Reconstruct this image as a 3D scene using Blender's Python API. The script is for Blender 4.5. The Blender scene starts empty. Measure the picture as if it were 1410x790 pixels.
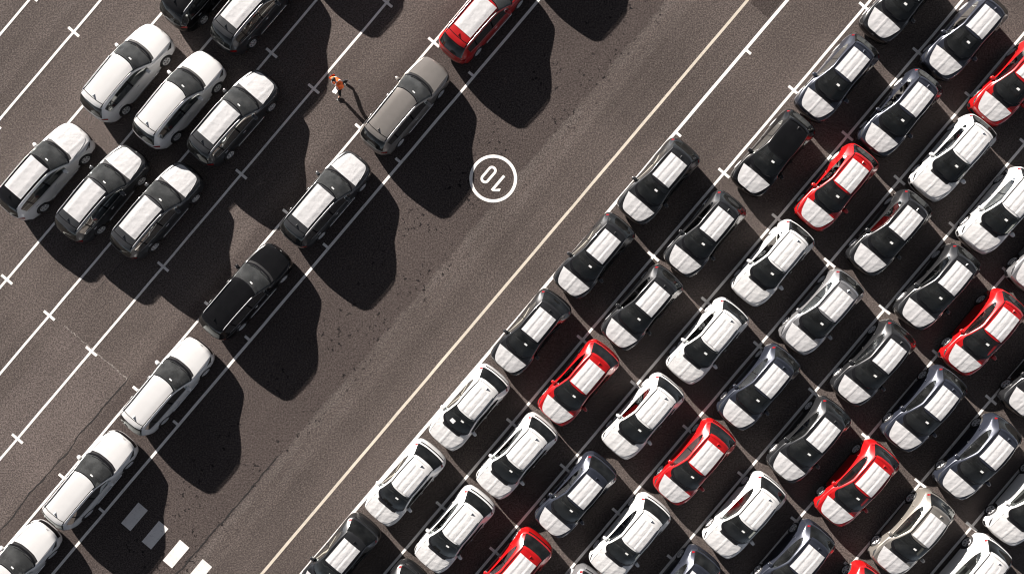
import bpy, bmesh, math, random
import numpy as np
from mathutils import Vector, Matrix

random.seed(7)
R = math.radians
scene = bpy.context.scene
col = scene.collection

# ------------------------------------------------------------------ camera
CAM_H = 32.4
cam_d = bpy.data.cameras.new('camera')
cam_d.sensor_width = 36.0
cam_d.lens = 24.0
cam_d.clip_start = 0.5
cam_d.clip_end = 2000.0
cam = bpy.data.objects.new('camera', cam_d)
cam.location = (0, 0, CAM_H)
cam.rotation_euler = (0, 0, 0)
col.objects.link(cam)
scene.camera = cam
scene.cycles.filter_width = 1.1

# ------------------------------------------------------------------ sky and sun
SUN_EL = 18.5
SUN_DIR = Vector((0.60, -0.80, 0)).normalized()       # the way the shadows fall on the ground
world = bpy.data.worlds.new('World')
scene.world = world
world.use_nodes = True
wn = world.node_tree.nodes
wl = world.node_tree.links
wn.clear()
sky = wn.new('ShaderNodeTexSky')
sky.sky_type = 'NISHITA'
sky.sun_disc = False
sky.sun_elevation = R(SUN_EL)
to_sun = -SUN_DIR
sky.sun_rotation = math.atan2(to_sun.x, to_sun.y)
sky.air_density = 0.24
sky.dust_density = 0.15
hs = wn.new('ShaderNodeHueSaturation')
hs.inputs['Saturation'].default_value = 0.32
bg = wn.new('ShaderNodeBackground')
bg.inputs['Strength'].default_value = 0.05
wo = wn.new('ShaderNodeOutputWorld')
wl.new(sky.outputs[0], hs.inputs['Color'])
wl.new(hs.outputs[0], bg.inputs[0])
wl.new(bg.outputs[0], wo.inputs[0])

sd = bpy.data.lights.new('sun', 'SUN')
sd.energy = 5.0
sd.angle = R(0.5)
sd.color = (1.0, 0.925, 0.86)
sun = bpy.data.objects.new('sun', sd)
ray = Vector((SUN_DIR.x * math.cos(R(SUN_EL)), SUN_DIR.y * math.cos(R(SUN_EL)), -math.sin(R(SUN_EL))))
sun.rotation_euler = ray.to_track_quat('-Z', 'Y').to_euler()
sun.location = (-30, 40, 40)
col.objects.link(sun)

vs = scene.view_settings
vs.view_transform = 'Standard'
vs.look = 'None'
vs.gamma = 1.0
vs.use_curve_mapping = False
vs.exposure = 1.70

# ------------------------------------------------------------------ frame of the car park
# t runs along the lanes (towards the upper right), s runs across them (towards the lower right)
CU, SU = 0.6468, 0.7627
ANG = math.atan2(SU, CU)
def W(t, s, z=0.0):
    return Vector((t * CU + s * SU, t * SU - s * CU, z))

# ------------------------------------------------------------------ materials
def new_mat(name):
    m = bpy.data.materials.new(name)
    m.use_nodes = True
    nt = m.node_tree
    b = nt.nodes['Principled BSDF']
    return m, nt, b
def node(nt, typ, **kw):
    n = nt.nodes.new(typ)
    for k, v in kw.items():
        setattr(n, k, v)
    return n
def mixc(nt, fac, a, b, blend='MIX'):
    n = nt.nodes.new('ShaderNodeMix'); n.data_type = 'RGBA'; n.blend_type = blend
    for sock, v in ((n.inputs[0], fac), (n.inputs[6], a), (n.inputs[7], b)):
        if isinstance(v, bpy.types.NodeSocket): nt.links.new(v, sock)
        else: sock.default_value = v if isinstance(v, (int, float)) else (*v, 1)[:4]
    return n.outputs[2]
def mth(nt, op, a, b=None, c=None, clamp=False):
    n = nt.nodes.new('ShaderNodeMath'); n.operation = op; n.use_clamp = clamp
    for i, v in enumerate((a, b, c)):
        if v is None: continue
        if isinstance(v, bpy.types.NodeSocket): nt.links.new(v, n.inputs[i])
        else: n.inputs[i].default_value = v
    return n.outputs[0]
def noise(nt, vec, scale, detail=3, rough=0.55, out=0):
    n = nt.nodes.new('ShaderNodeTexNoise')
    n.inputs['Scale'].default_value = scale
    n.inputs['Detail'].default_value = detail
    n.inputs['Roughness'].default_value = rough
    nt.links.new(vec, n.inputs['Vector'])
    return n.outputs[out]
def smooth(nt, v, lo, hi, a=0.0, b=1.0):
    n = nt.nodes.new('ShaderNodeMapRange'); n.interpolation_type = 'SMOOTHSTEP'
    nt.links.new(v, n.inputs[0])
    n.inputs[1].default_value = lo; n.inputs[2].default_value = hi
    n.inputs[3].default_value = a; n.inputs[4].default_value = b
    return n.outputs[0]

def lane_coords(nt):
    """object-space coordinates turned into (t, s) of the car park"""
    geo = node(nt, 'ShaderNodeNewGeometry')
    d1 = node(nt, 'ShaderNodeVectorMath', operation='DOT_PRODUCT')
    d2 = node(nt, 'ShaderNodeVectorMath', operation='DOT_PRODUCT')
    nt.links.new(geo.outputs['Position'], d1.inputs[0]); d1.inputs[1].default_value = (CU, SU, 0)
    nt.links.new(geo.outputs['Position'], d2.inputs[0]); d2.inputs[1].default_value = (SU, -CU, 0)
    cb = node(nt, 'ShaderNodeCombineXYZ')
    nt.links.new(d1.outputs['Value'], cb.inputs[0]); nt.links.new(d2.outputs['Value'], cb.inputs[1])
    return geo.outputs['Position'], d1.outputs['Value'], d2.outputs['Value'], cb.outputs[0]

def asphalt(name, base, spots=True, bands=True):
    m, nt, b = new_mat(name)
    pos, t, s, ts = lane_coords(nt)
    c = base
    # broad tonal drift, then streaks dragged along the lanes by tyres
    big = smooth(nt, noise(nt, pos, 0.16, 4), 0.3, 0.7)
    cur = mixc(nt, big, tuple(x * 0.80 for x in c), tuple(x * 1.20 for x in c))
    st = node(nt, 'ShaderNodeMapping'); st.inputs['Scale'].default_value = (0.07, 1.6, 1)
    nt.links.new(ts, st.inputs['Vector'])
    stv = smooth(nt, noise(nt, st.outputs[0], 1.0, 4), 0.35, 0.7)
    cur = mixc(nt, mth(nt, 'MULTIPLY', stv, 0.30), cur, tuple(x * 1.45 for x in c))
    if bands:
        # older worn surface right of the seam at s = -3.2, newer dark lane left of it
        wob = mth(nt, 'MULTIPLY', mth(nt, 'SUBTRACT', noise(nt, ts, 1.3, 3), 0.5), 0.5)
        sw = mth(nt, 'ADD', s, wob)
        dark = mth(nt, 'MULTIPLY', smooth(nt, sw, -11.3, -10.7), smooth(nt, sw, -3.25, -3.05, 1, 0))
        cur = mixc(nt, mth(nt, 'MULTIPLY', dark, 0.58), cur, tuple(x * 0.56 for x in (c[0], c[1] * .95, c[2] * .97)))
        grit = smooth(nt, noise(nt, pos, 14, 3, 0.7), 0.50, 0.62)
        for lo, hi, k in ((-3.2, -2.8, .55), (-2.45, -2.2, .30), (-21.9, -21.7, .30), (-24.8, -24.6, .22), (.78, .86, .8), (5.7, 5.85, .25), (-8.9, -8.75, .15)):
            w = mth(nt, 'MULTIPLY', smooth(nt, sw if hi - lo > .1 else s, lo - .1 if hi - lo > .1 else lo, lo + .04), smooth(nt, sw if hi - lo > .1 else s, hi - .04, hi + .1 if hi - lo > .1 else hi, 1, 0))
            brk = smooth(nt, noise(nt, ts, .35, 3), .35, .6)
            cur = mixc(nt, mth(nt, 'MULTIPLY', mth(nt, 'MULTIPLY', w, mth(nt, 'MULTIPLY_ADD', grit, .75, .25)), mth(nt, 'MULTIPLY', brk, k)), cur, (.125, .112, .104))
        # tyre-worn darker streaks in the roadway
        for lo, hi, k in ((-2.0, -1.2, .18), (.0, .6, .12), (1.5, 3.6, .22)):
            w = mth(nt, 'MULTIPLY', smooth(nt, sw, lo - .3, lo + .3), smooth(nt, sw, hi - .3, hi + .3, 1, 0))
            cur = mixc(nt, mth(nt, 'MULTIPLY', w, k), cur, tuple(x * .5 for x in c))
    # thin pale scrapes and drag marks running with the lanes
    sc = node(nt, 'ShaderNodeMapping'); sc.inputs['Scale'].default_value = (.10, 7.0, 1)
    nt.links.new(ts, sc.inputs['Vector'])
    scv = smooth(nt, noise(nt, sc.outputs[0], 1.0, 3, .6), .66, .74)
    scb = smooth(nt, noise(nt, pos, 8, 3, .8), .46, .60)
    cur = mixc(nt, mth(nt, 'MULTIPLY', mth(nt, 'MULTIPLY', scv, scb), .45), cur, tuple(x * 2.3 for x in c))
    # aggregate grain
    g1 = noise(nt, pos, 34, 4, 0.75)
    g1v = smooth(nt, g1, 0.30, 0.70, 0.50, 1.52)
    cur = mixc(nt, 1.0, cur, g1v, 'MULTIPLY')
    g3 = smooth(nt, noise(nt, pos, 9, 3, .6), .3, .7, .84, 1.16)
    cur = mixc(nt, 1.0, cur, g3, 'MULTIPLY')
    g5 = smooth(nt, noise(nt, pos, 15, 2, .8), .36, .64, .58, 1.48)
    cur = mixc(nt, 1.0, cur, g5, 'MULTIPLY')
    fk = smooth(nt, noise(nt, pos, 21, 1, .5), .70, .76)
    cur = mixc(nt, mth(nt, 'MULTIPLY', fk, .6), cur, (.20, .18, .17))
    vo = node(nt, 'ShaderNodeTexVoronoi'); vo.inputs['Scale'].default_value = 13
    nt.links.new(pos, vo.inputs['Vector'])
    chip = mth(nt, 'MULTIPLY', smooth(nt, vo.outputs['Distance'], .16, .26, 1, 0), smooth(nt, noise(nt, pos, 6.1, 2), .58, .66))
    cur = mixc(nt, mth(nt, 'MULTIPLY', chip, .55), cur, (.22, .20, .19))
    if spots:
        # oil drips: clusters of small black blots along the lane beside the seam, sparse elsewhere
        blot = smooth(nt, noise(nt, pos, 4.2, 3, .6), .60, .635)
        clus = smooth(nt, noise(nt, pos, .55, 3), .47, .56)
        zone = mth(nt, 'MULTIPLY', smooth(nt, s, -7.2, -5.2), smooth(nt, s, -3.2, -2.2, 1, 0))
        zone = mth(nt, 'ADD', zone, .10, clamp=True)
        f = mth(nt, 'MULTIPLY', mth(nt, 'MULTIPLY', blot, clus), zone)
        cur = mixc(nt, mth(nt, 'MULTIPLY', f, .9), cur, (.006, .005, .006))
    nt.links.new(cur, b.inputs['Base Color'])
    b.inputs['Roughness'].default_value = 0.95
    b.inputs['Specular IOR Level'].default_value = 0.12
    bp = node(nt, 'ShaderNodeBump'); bp.inputs['Strength'].default_value = .12; bp.inputs['Distance'].default_value = .01
    nt.links.new(g1, bp.inputs['Height']); nt.links.new(bp.outputs[0], b.inputs['Normal'])
    return m

def paint_mark(name, c, wear=.5):
    m, nt, b = new_mat(name)
    pos, t, s, ts = lane_coords(nt)
    n = smooth(nt, noise(nt, pos, 7.5, 4, .75), .54, .68)
    n2 = smooth(nt, noise(nt, pos, .8, 3), .3, .7, .90, 1.0)
    cur = mixc(nt, mth(nt, 'MULTIPLY', n, wear), c, tuple(x * .42 for x in c))
    cur = mixc(nt, 1.0, cur, n2, 'MULTIPLY')
    nt.links.new(cur, b.inputs['Base Color'])
    b.inputs['Roughness'].default_value = .75
    b.inputs['Specular IOR Level'].default_value = .25
    return m

def car_paint(name, c, metallic=0.0, rough=.3, coat=1.0):
    m, nt, b = new_mat(name)
    geo = node(nt, 'ShaderNodeNewGeometry')
    d = smooth(nt, noise(nt, geo.outputs['Position'], 3.0, 4), .35, .75)
    dust_haze = tuple(x * .97 + .2 * x * (1 - x) + .002 for x in c)
    cur = mixc(nt, mth(nt, 'MULTIPLY', d, .5), c, dust_haze)
    nt.links.new(cur, b.inputs['Base Color'])
    b.inputs['Metallic'].default_value = metallic
    b.inputs['Roughness'].default_value = rough
    b.inputs['Coat Weight'].default_value = coat
    r = mth(nt, 'MULTIPLY_ADD', d, .07, .04)
    nt.links.new(r, b.inputs['Coat Roughness'])
    return m

def plain(name, c, rough=.5, metallic=0.0, spec=.5):
    m, nt, b = new_mat(name)
    tc = node(nt, 'ShaderNodeTexCoord')
    n = smooth(nt, noise(nt, tc.outputs['Object'], 12, 3), .3, .7, .86, 1.1)
    nt.links.new(mixc(nt, 1.0, c, n, 'MULTIPLY'), b.inputs['Base Color'])
    b.inputs['Roughness'].default_value = rough
    b.inputs['Metallic'].default_value = metallic
    b.inputs['Specular IOR Level'].default_value = spec
    return m

def film_mat(name, c):
    m, nt, b = new_mat(name)
    geo = node(nt, 'ShaderNodeNewGeometry')
    mp = node(nt, 'ShaderNodeMapping'); mp.inputs['Rotation'].default_value = (0, 0, -ANG)
    mp.inputs['Scale'].default_value = (1, 1, 1)
    nt.links.new(geo.outputs['Position'], mp.inputs['Vector'])
    n = noise(nt, mp.outputs[0], 5.5, 4, .6)
    nt.links.new(mixc(nt, smooth(nt, n, .35, .7), tuple(x * .93 for x in c), c), b.inputs['Base Color'])
    b.inputs['Roughness'].default_value = .42
    b.inputs['Specular IOR Level'].default_value = .35
    bp = node(nt, 'ShaderNodeBump'); bp.inputs['Strength'].default_value = .55; bp.inputs['Distance'].default_value = .02
    nt.links.new(n, bp.inputs['Height']); nt.links.new(bp.outputs[0], b.inputs['Normal'])
    return m

def glass_mat(name, tint, ior=1.52, rough=.02, dust_haze=(.015, .05)):
    m = bpy.data.materials.new(name); m.use_nodes = True
    nt = m.node_tree; nt.nodes.clear()
    out = node(nt, 'ShaderNodeOutputMaterial')
    tr = node(nt, 'ShaderNodeBsdfTransparent'); tr.inputs[0].default_value = (*tint, 1)
    gl = node(nt, 'ShaderNodeBsdfGlossy'); gl.inputs['Roughness'].default_value = rough
    gl.inputs[0].default_value = (.95, 1, .98, 1)
    df = node(nt, 'ShaderNodeBsdfDiffuse'); df.inputs[0].default_value = (.30, .31, .31, 1)
    fr = node(nt, 'ShaderNodeFresnel'); fr.inputs[0].default_value = ior
    geo = node(nt, 'ShaderNodeNewGeometry')
    mx0 = node(nt, 'ShaderNodeMixShader')        # pale diffuse film: dirt, plus painted sky reflection on the estate windscreens
    du = smooth(nt, noise(nt, geo.outputs['Position'], 2.3, 3), .3, .8, dust_haze[0], dust_haze[1])
    nt.links.new(du, mx0.inputs[0]); nt.links.new(tr.outputs[0], mx0.inputs[1]); nt.links.new(df.outputs[0], mx0.inputs[2])
    mx = node(nt, 'ShaderNodeMixShader')
    nt.links.new(fr.outputs[0], mx.inputs[0]); nt.links.new(mx0.outputs[0], mx.inputs[1]); nt.links.new(gl.outputs[0], mx.inputs[2])
    nt.links.new(mx.outputs[0], out.inputs[0])
    return m

M = {}
M['asphalt'] = asphalt('asphalt', (.0760, .0630, .0580))
M['asphalt_old'] = asphalt('asphalt_old', (.085, .0705, .0655), spots=False, bands=False)
M['asphalt_new'] = asphalt('asphalt_new', (.048, .039, .036), spots=False, bands=False)
M['line_white'] = paint_mark('line_white', (.82, .79, .76), .55)
M['line_cream'] = paint_mark('line_cream', (.55, .495, .42), .55)
M['bar_white'] = paint_mark('bar_white', (.72, .69, .665), .45)
M['crack'] = plain('crack', (.012, .010, .010), .9)
M['white'] = car_paint('paint_white', (.56, .56, .557), 0, .35)
M['black'] = car_paint('paint_black', (.004, .004, .0045), 0, .25, .45)
M['black'].node_tree.nodes['Principled BSDF'].inputs['Specular IOR Level'].default_value = .2
M['coal'] = car_paint('paint_coal', (.016, .0165, .018), .3, .30)
M['dark'] = car_paint('paint_charcoal', (.045, .047, .050), .5, .32)
M['navy'] = car_paint('paint_navy', (.026, .030, .043), .45, .3)
M['red'] = car_paint('paint_red', (.34, .004, .005), .10, .3)
M['silver'] = car_paint('paint_silver', (.30, .30, .31), .7, .35)
M['beige'] = car_paint('paint_beige', (.30, .28, .25), .7, .35)
M['grey'] = car_paint('paint_grey', (.25, .232, .215), .6, .36)
M['film'] = film_mat('film_white', (.50, .50, .505))
M['film_w'] = film_mat('film_on_white', (.56, .56, .56))
M['glass'] = glass_mat('glass', (.80, .83, .81), dust_haze=(.02, .06))
M['glass_sky_haze'] = glass_mat('glass_sky_haze', (.78, .82, .80), dust_haze=(.09, .20))  # stronger diffuse film paints the bright sky reflection into the estate windscreens
M['glass_side'] = glass_mat('glass_side', (.20, .21, .205), dust_haze=(.01, .03))
M['glass_dark'] = glass_mat('glass_dark', (.07, .075, .075))
M['trim'] = plain('trim_black', (.008, .008, .009), .12, 0, .4)
M['plastic'] = plain('plastic_black', (.014, .014, .015), .6, 0, .25)
M['rubber'] = plain('rubber', (.018, .018, .019), .85)
M['alloy'] = plain('alloy', (.78, .78, .79), .32, .35)
M['chrome'] = plain('chrome', (.82, .82, .82), .18, .7)
M['interior'] = plain('interior', (.085, .086, .088), .75)
M['seat'] = plain('seat_fabric', (.26, .26, .27), .9)
M['paper'] = plain('paper', (.8, .8, .78), .7)
M['lamp'] = plain('headlamp_lens', (.035, .036, .038), .08, .1, .6)
M['tail'] = plain('tail_lens', (.20, .004, .006), .12, 0, .8)
M['vest'] = plain('vest_orange', (.95, .17, .03), .8)
M['reflect'] = plain('reflective_tape', (.75, .74, .73), .45)
M['trouser'] = plain('trouser_black', (.010, .010, .012), .9)
M['skin'] = plain('skin', (.50, .30, .22), .55)
M['hair'] = plain('hair', (.030, .022, .018), .7)
M['shoe'] = plain('shoe', (.03, .03, .03), .6)
M['sole'] = plain('sole', (.7, .7, .68), .6)
M['eye'] = plain('eye', (.05, .04, .04), .2)

# ------------------------------------------------------------------ object helpers
def link(name, mesh, mats, parent=None, smooth_shade=False):
    if not isinstance(mats, (list, tuple)): mats = [mats]
    for m in mats: mesh.materials.append(m)
    if smooth_shade:
        mesh.polygons.foreach_set('use_smooth', [True] * len(mesh.polygons))
    o = bpy.data.objects.new(name, mesh)
    col.objects.link(o)
    if parent: o.parent = parent
    return o
def from_py(name, v, f, mats, parent=None, sm=False):
    me = bpy.data.meshes.new(name)
    me.from_pydata([tuple(p) for p in v], [], f)
    me.update()
    return link(name, me, mats, parent, sm)
def from_bm(name, bm, mats, parent=None, sm=False):
    me = bpy.data.meshes.new(name)
    bmesh.ops.recalc_face_normals(bm, faces=bm.faces)
    bm.to_mesh(me); bm.free()
    return link(name, me, mats, parent, sm)
def empty(name, loc=(0, 0, 0), rz=0.0):
    o = bpy.data.objects.new(name, None)
    o.empty_display_size = .3
    o.location = loc; o.rotation_euler = (0, 0, rz)
    col.objects.link(o)
    return o
def tag(o, label=None, cat=None, group=None, kind=None):
    if label: o['label'] = label
    if cat: o['category'] = cat
    if group: o['group'] = group
    if kind: o['kind'] = kind
    return o
def box_bm(bm, c, d, bev=0.0, rot=None):
    before = set(bm.verts)
    r = bmesh.ops.create_cube(bm, size=1.0)
    vs_ = r['verts']
    for v in vs_: v.co = Vector((v.co.x * d[0], v.co.y * d[1], v.co.z * d[2]))
    if bev:
        es = list({e for v in vs_ for e in v.link_edges})
        rb = bmesh.ops.bevel(bm, geom=es, offset=bev, segments=2, affect='EDGES')
        vs_ = [v for v in bm.verts if v not in before]
    for v in vs_:
        if rot: v.co = rot @ v.co
        v.co += Vector(c)
    return vs_
def tube_bm(bm, pts, rad, seg=8):
    pts = [Vector(p) for p in pts]
    rings = []
    for i, p in enumerate(pts):
        d = (pts[min(i + 1, len(pts) - 1)] - pts[max(i - 1, 0)]).normalized()
        a = d.orthogonal().normalized() if abs(d.z) > .9 else d.cross(Vector((0, 0, 1))).normalized()
        b_ = d.cross(a)
        r = rad[i] if isinstance(rad, (list, tuple)) else rad
        rings.append([bm.verts.new(p + a * r * math.cos(2 * math.pi * k / seg) + b_ * r * math.sin(2 * math.pi * k / seg)) for k in range(seg)])
    for i in range(len(rings) - 1):
        for k in range(seg):
            bm.faces.new((rings[i][k], rings[i][(k + 1) % seg], rings[i + 1][(k + 1) % seg], rings[i + 1][k]))
    bm.faces.new(rings[0][::-1]); bm.faces.new(rings[-1])

# ------------------------------------------------------------------ ground and markings
g = from_py('ground', [(-350, -350, 0), (350, -350, 0), (350, 350, 0), (-350, 350, 0)], [(0, 1, 2, 3)], M['asphalt'])
tag(g, 'brown grey asphalt of the car park', kind='structure')

def sheet(name, poly, z, mat, parent=None):
    v = [W(t, s, z) for t, s in poly]
    o = from_py(name, v, [tuple(range(len(v)))], mat, parent)
    if o.data.polygons[0].normal.z < 0: o.data.flip_normals()
    return o
def ragged(t0, t1, s0, s1, n=40, amp=.05, seed=1):
    rnd = random.Random(seed)
    p = []
    for i in range(n): p.append((t0 + (t1 - t0) * i / n, s0 + rnd.uniform(-amp, amp)))
    for i in range(n // 3): p.append((t1 + rnd.uniform(-amp, amp), s0 + (s1 - s0) * i / (n // 3)))
    for i in range(n): p.append((t1 + (t0 - t1) * i / n, s1 + rnd.uniform(-amp, amp)))
    for i in range(n // 3): p.append((t0 + rnd.uniform(-amp, amp), s1 + (s0 - s1) * i / (n // 3)))
    return p
pt = sheet('asphalt_patch', ragged(-60, -15.15, -15.0, -11.12), .004, M['asphalt_old'])
tag(pt, 'lighter resurfaced asphalt patch left of the white cars', kind='structure')
pt = sheet('asphalt_patch', ragged(17.6, 40, -.05, 1.0, amp=.03, seed=4), .004, M['asphalt_new'])
tag(pt, 'dark asphalt patch beside the cream line', kind='structure')

def crack(name, pts, w, label, seed):
    rnd = random.Random(seed)
    v, f = [], []
    n = 0
    P = []
    for (a, b_) in zip(pts[:-1], pts[1:]):
        L = math.hypot(b_[0] - a[0], b_[1] - a[1]); k = max(2, int(L / .16))
        for i in range(k): P.append((a[0] + (b_[0] - a[0]) * i / k, a[1] + (b_[1] - a[1]) * i / k))
    off = 0
    for i, (t, s) in enumerate(P):
        off = off * .92 + rnd.gauss(0, .022)
        ww = w * rnd.uniform(.25, 1.1) * min(1, i / 6 + .1, (len(P) - i) / 6 + .05)
        v += [W(t, s + off - ww / 2, .0062), W(t, s + off + ww / 2, .0062)]
    for i in range(len(P) - 1): f.append((2 * i, 2 * i + 1, 2 * i + 3, 2 * i + 2))
    o = from_py(name, v, f, M['crack'])
    tag(o, label, kind='structure')
rj = random.Random(21)
jv, jf = [], []
JN = 40
for k in range(JN + 1):
    sj = -15.0 + 3.9 * k / JN
    wj = .035 + .05 * rj.random() if rj.random() > .15 else .01
    tj = -15.14 + rj.uniform(-.03, .03)
    jv += [W(tj - wj / 2, sj, .0058), W(tj + wj / 2, sj, .0058)]
for k in range(JN): jf.append((2 * k, 2 * k + 1, 2 * k + 3, 2 * k + 2))
M['joint'] = asphalt('asphalt_joint', (.15, .135, .125), spots=False, bands=False)
jo = from_py('asphalt_joint', jv, jf, M['joint'])
tag(jo, 'pale worn joint across the lane at the asphalt patch', kind='structure')
crack('pavement_crack', [(-45, -11.1), (-14.6, -11.1)], .075, 'long crack along the edge of the asphalt patch', 3)
crack('pavement_crack', [(-45, -3.3), (-12.8, -3.28)], .085, 'dark open seam along the edge of the roadway', 5)
crack('pavement_crack', [(19.5, -3.32), (32, -3.3)], .06, 'dark seam of the roadway near the top edge', 6)
crack('pavement_crack', [(-13.2, -14.98), (-10.5, -14.95)], .035, 'short thin crack crossing a parking lane', 8)

def strip(name, t0, t1, s, w, mat, label, ticks=(), tick_sides=(-1, 1)):
    n = max(1, int((t1 - t0) / 1.0))
    v, f = [], []
    for i in range(n + 1):
        t = t0 + (t1 - t0) * i / n
        a = .004 * math.sin(t * 1.7 + s) + .003 * math.sin(t * 4.1)
        v += [W(t, s - w / 2 + a, .008), W(t, s + w / 2 + a * .6, .008)]
    for i in range(n): f.append((2 * i, 2 * i + 1, 2 * i + 3, 2 * i + 2))
    o = from_py(name, v, f, mat)
    if o.data.polygons[0].normal.z < 0: o.data.flip_normals()
    tag(o, label, kind='structure')
    for t in ticks:
        a = s - (.335 if -1 in tick_sides else w / 2 - .001)
        b_ = s + (.335 if 1 in tick_sides else w / 2 - .001)
        sheet('tick_mark', [(t - .065, a), (t + .065, a), (t + .065, b_), (t - .065, b_)], .0115, mat, o)
    return o
ORD = ['first', 'second', 'third', 'fourth', 'fifth', 'sixth', 'seventh', 'eighth', 'ninth']
L_LINES = [-26.27, -23.68, -21.08, -18.51, -15.87, -13.25, -10.33, -7.83]
L_TICKS = [-26.0, -20.66, -15.23, -9.97, -4.23, 1.08, 6.44, 11.8]
R_LINES = [1.17, 4.18, 7.51, 10.75, 14.17, 17.48, 20.79, 23.98]
R_TICKS = [26.11, 20.94, 15.75, 10.62, 5.44, .25, -4.92, -10.09, -15.27]
for i, s in enumerate(L_LINES):
    strip('parking_line', -70, 70, s, .112 if i != 7 else .13, M['line_white'], '%s white parking line from the upper left corner' % ORD[i],
          L_TICKS, (-1,) if i == 7 else (-1, 1))
for i, s in enumerate(R_LINES):
    strip('parking_line', -70, 70, s, .125 if i else .15, M['line_white'], '%s white lane line to the right of the cream line' % ORD[i],
          R_TICKS, (1,) if i == 0 else (-1, 1))
strip('cream_line', -70, 70, -.265, .135, M['line_cream'], 'cream coloured edge line along the middle of the roadway')

# row of short white bars at the lower left
for i, (t, s) in enumerate([(-19.89, -6.62), (-19.92, -5.31), (-19.96, -3.97), (-19.96, -2.56), (-19.97, -1.2)]):
    o = sheet('crossing_bar', [(t - .64, s - .29), (t + .64, s - .30), (t + .64, s + .29), (t - .64, s + .29)], .008, M['bar_white'])
    tag(o, '%s white painted bar of the row, counted from the white car' % ORD[i], kind='structure')

# speed roundel: ring and the number 10, its top towards the lower left
ct, cs = 3.34, -4.0
v, f = [], []
N = 72
for k in range(N):
    a = 2 * math.pi * k / N
    v += [W(ct + 1.135 * math.cos(a), cs + 1.135 * math.sin(a), .008), W(ct + .985 * math.cos(a), cs + .985 * math.sin(a), .008)]
for k in range(N):
    k2 = (k + 1) % N
    f.append((2 * k, 2 * k + 1, 2 * k2 + 1, 2 * k2))
ro = from_py('speed_roundel', v, f, M['line_white'])
if ro.data.polygons[0].normal.z < 0: ro.data.flip_normals()
tag(ro, 'white painted circle with the number 10 on the asphalt', kind='structure')
# digit 1
sheet('digit_one', [(ct + .44, cs + .245), (ct + .44, cs + .375), (ct - .47, cs + .375), (ct - .47, cs + .245)], .008, M['line_white'], ro)
sheet('digit_one_flag', [(ct - .47, cs + .377), (ct - .33, cs + .377), (ct - .13, cs + .58), (ct - .27, cs + .62)], .008, M['line_white'], ro)
# digit 0 : stadium ring
v, f = [], []
ring = []
oc = cs - .29
for k in range(40):
    a = 2 * math.pi * k / 40
    dt = (.25 if math.cos(a) > 0 else -.25)
    for rr in (.225, .10):
        v.append(W(ct + dt + rr * math.cos(a), oc + rr * math.sin(a), .008))
for k in range(40):
    k2 = (k + 1) % 40
    f.append((2 * k, 2 * k + 1, 2 * k2 + 1, 2 * k2))
z0 = from_py('digit_zero', v, f, M['line_white'], ro)
if z0.data.polygons[0].normal.z < 0: z0.data.flip_normals()

# ------------------------------------------------------------------ car bodies as one spline sheet
Y = lambda *a: a
HATCH = dict(
 x=[[2.07,2.06,2.01,1.95,1.89,1.82,1.72,1.60],[2.12,2.11,2.06,1.99,1.91,1.83,1.72,1.55],[2.06,2.05,1.99,1.89,1.78,1.70,1.62,1.45],
    [1.66,1.65,1.60,1.52,1.44,1.41,1.40,1.30],[1.22,1.19,1.04,.96,.92,.92,.93,.94],[.72,.70,.57,.50,.47,.47,.48,.50],
    [.18,.165,.07,.01,-.03,-.03,-.03,-.03],[-.40,-.40,-.41,-.42,-.43,-.43,-.43,-.43],[-.98,-.98,-.98,-.98,-.96,-.96,-.96,-.96],
    [-1.54,-1.53,-1.47,-1.41,-1.34,-1.34,-1.33,-1.2],[-1.95,-1.94,-1.88,-1.80,-1.72,-1.68,-1.64,-1.42],[-2.10,-2.09,-2.04,-1.97,-1.89,-1.83,-1.77,-1.55],
    [-2.19,-2.18,-2.13,-2.06,-1.98,-1.91,-1.83,-1.60],[-2.13,-2.12,-2.07,-2.00,-1.92,-1.84,-1.76,-1.65]],
 y=[[0,.30,.56,.69,.76,.80,.81,.80],[0,.33,.61,.75,.83,.865,.875,.83],[0,.35,.68,.79,.86,.885,.895,.84],
    [0,.37,.73,.82,.89,.915,.92,.85],[0,.38,.735,.80,.875,.905,.905,.85],[0,.34,.635,.715,.85,.895,.895,.85],
    [0,.31,.555,.635,.84,.885,.885,.85],[0,.31,.565,.645,.84,.885,.89,.85],[0,.30,.55,.63,.84,.895,.905,.85],
    [0,.29,.53,.61,.84,.925,.93,.86],[0,.34,.65,.75,.87,.925,.925,.86],[0,.36,.68,.79,.87,.905,.905,.85],
    [0,.36,.66,.78,.845,.87,.88,.83],[0,.33,.62,.73,.79,.82,.83,.80]],
 z=[[.22]*8,[.50,.50,.50,.50,.48,.42,.34,.2],[.76,.755,.745,.735,.71,.57,.38,.2],
    [.89,.885,.87,.86,.82,.63,.40,.2],[.985,.985,.975,.965,.925,.66,.40,.2],[1.27,1.265,1.235,1.205,.95,.66,.40,.2],
    [1.475,1.47,1.44,1.40,.965,.66,.40,.2],[1.51,1.505,1.475,1.43,.985,.66,.40,.2],[1.49,1.485,1.455,1.41,1.02,.67,.40,.2],
    [1.42,1.415,1.385,1.335,1.09,.70,.42,.2],[1.10,1.10,1.08,1.07,1.01,.70,.42,.2],[.96,.96,.95,.93,.88,.64,.38,.2],
    [.60,.60,.60,.58,.55,.46,.34,.2],[.25]*8])
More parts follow.
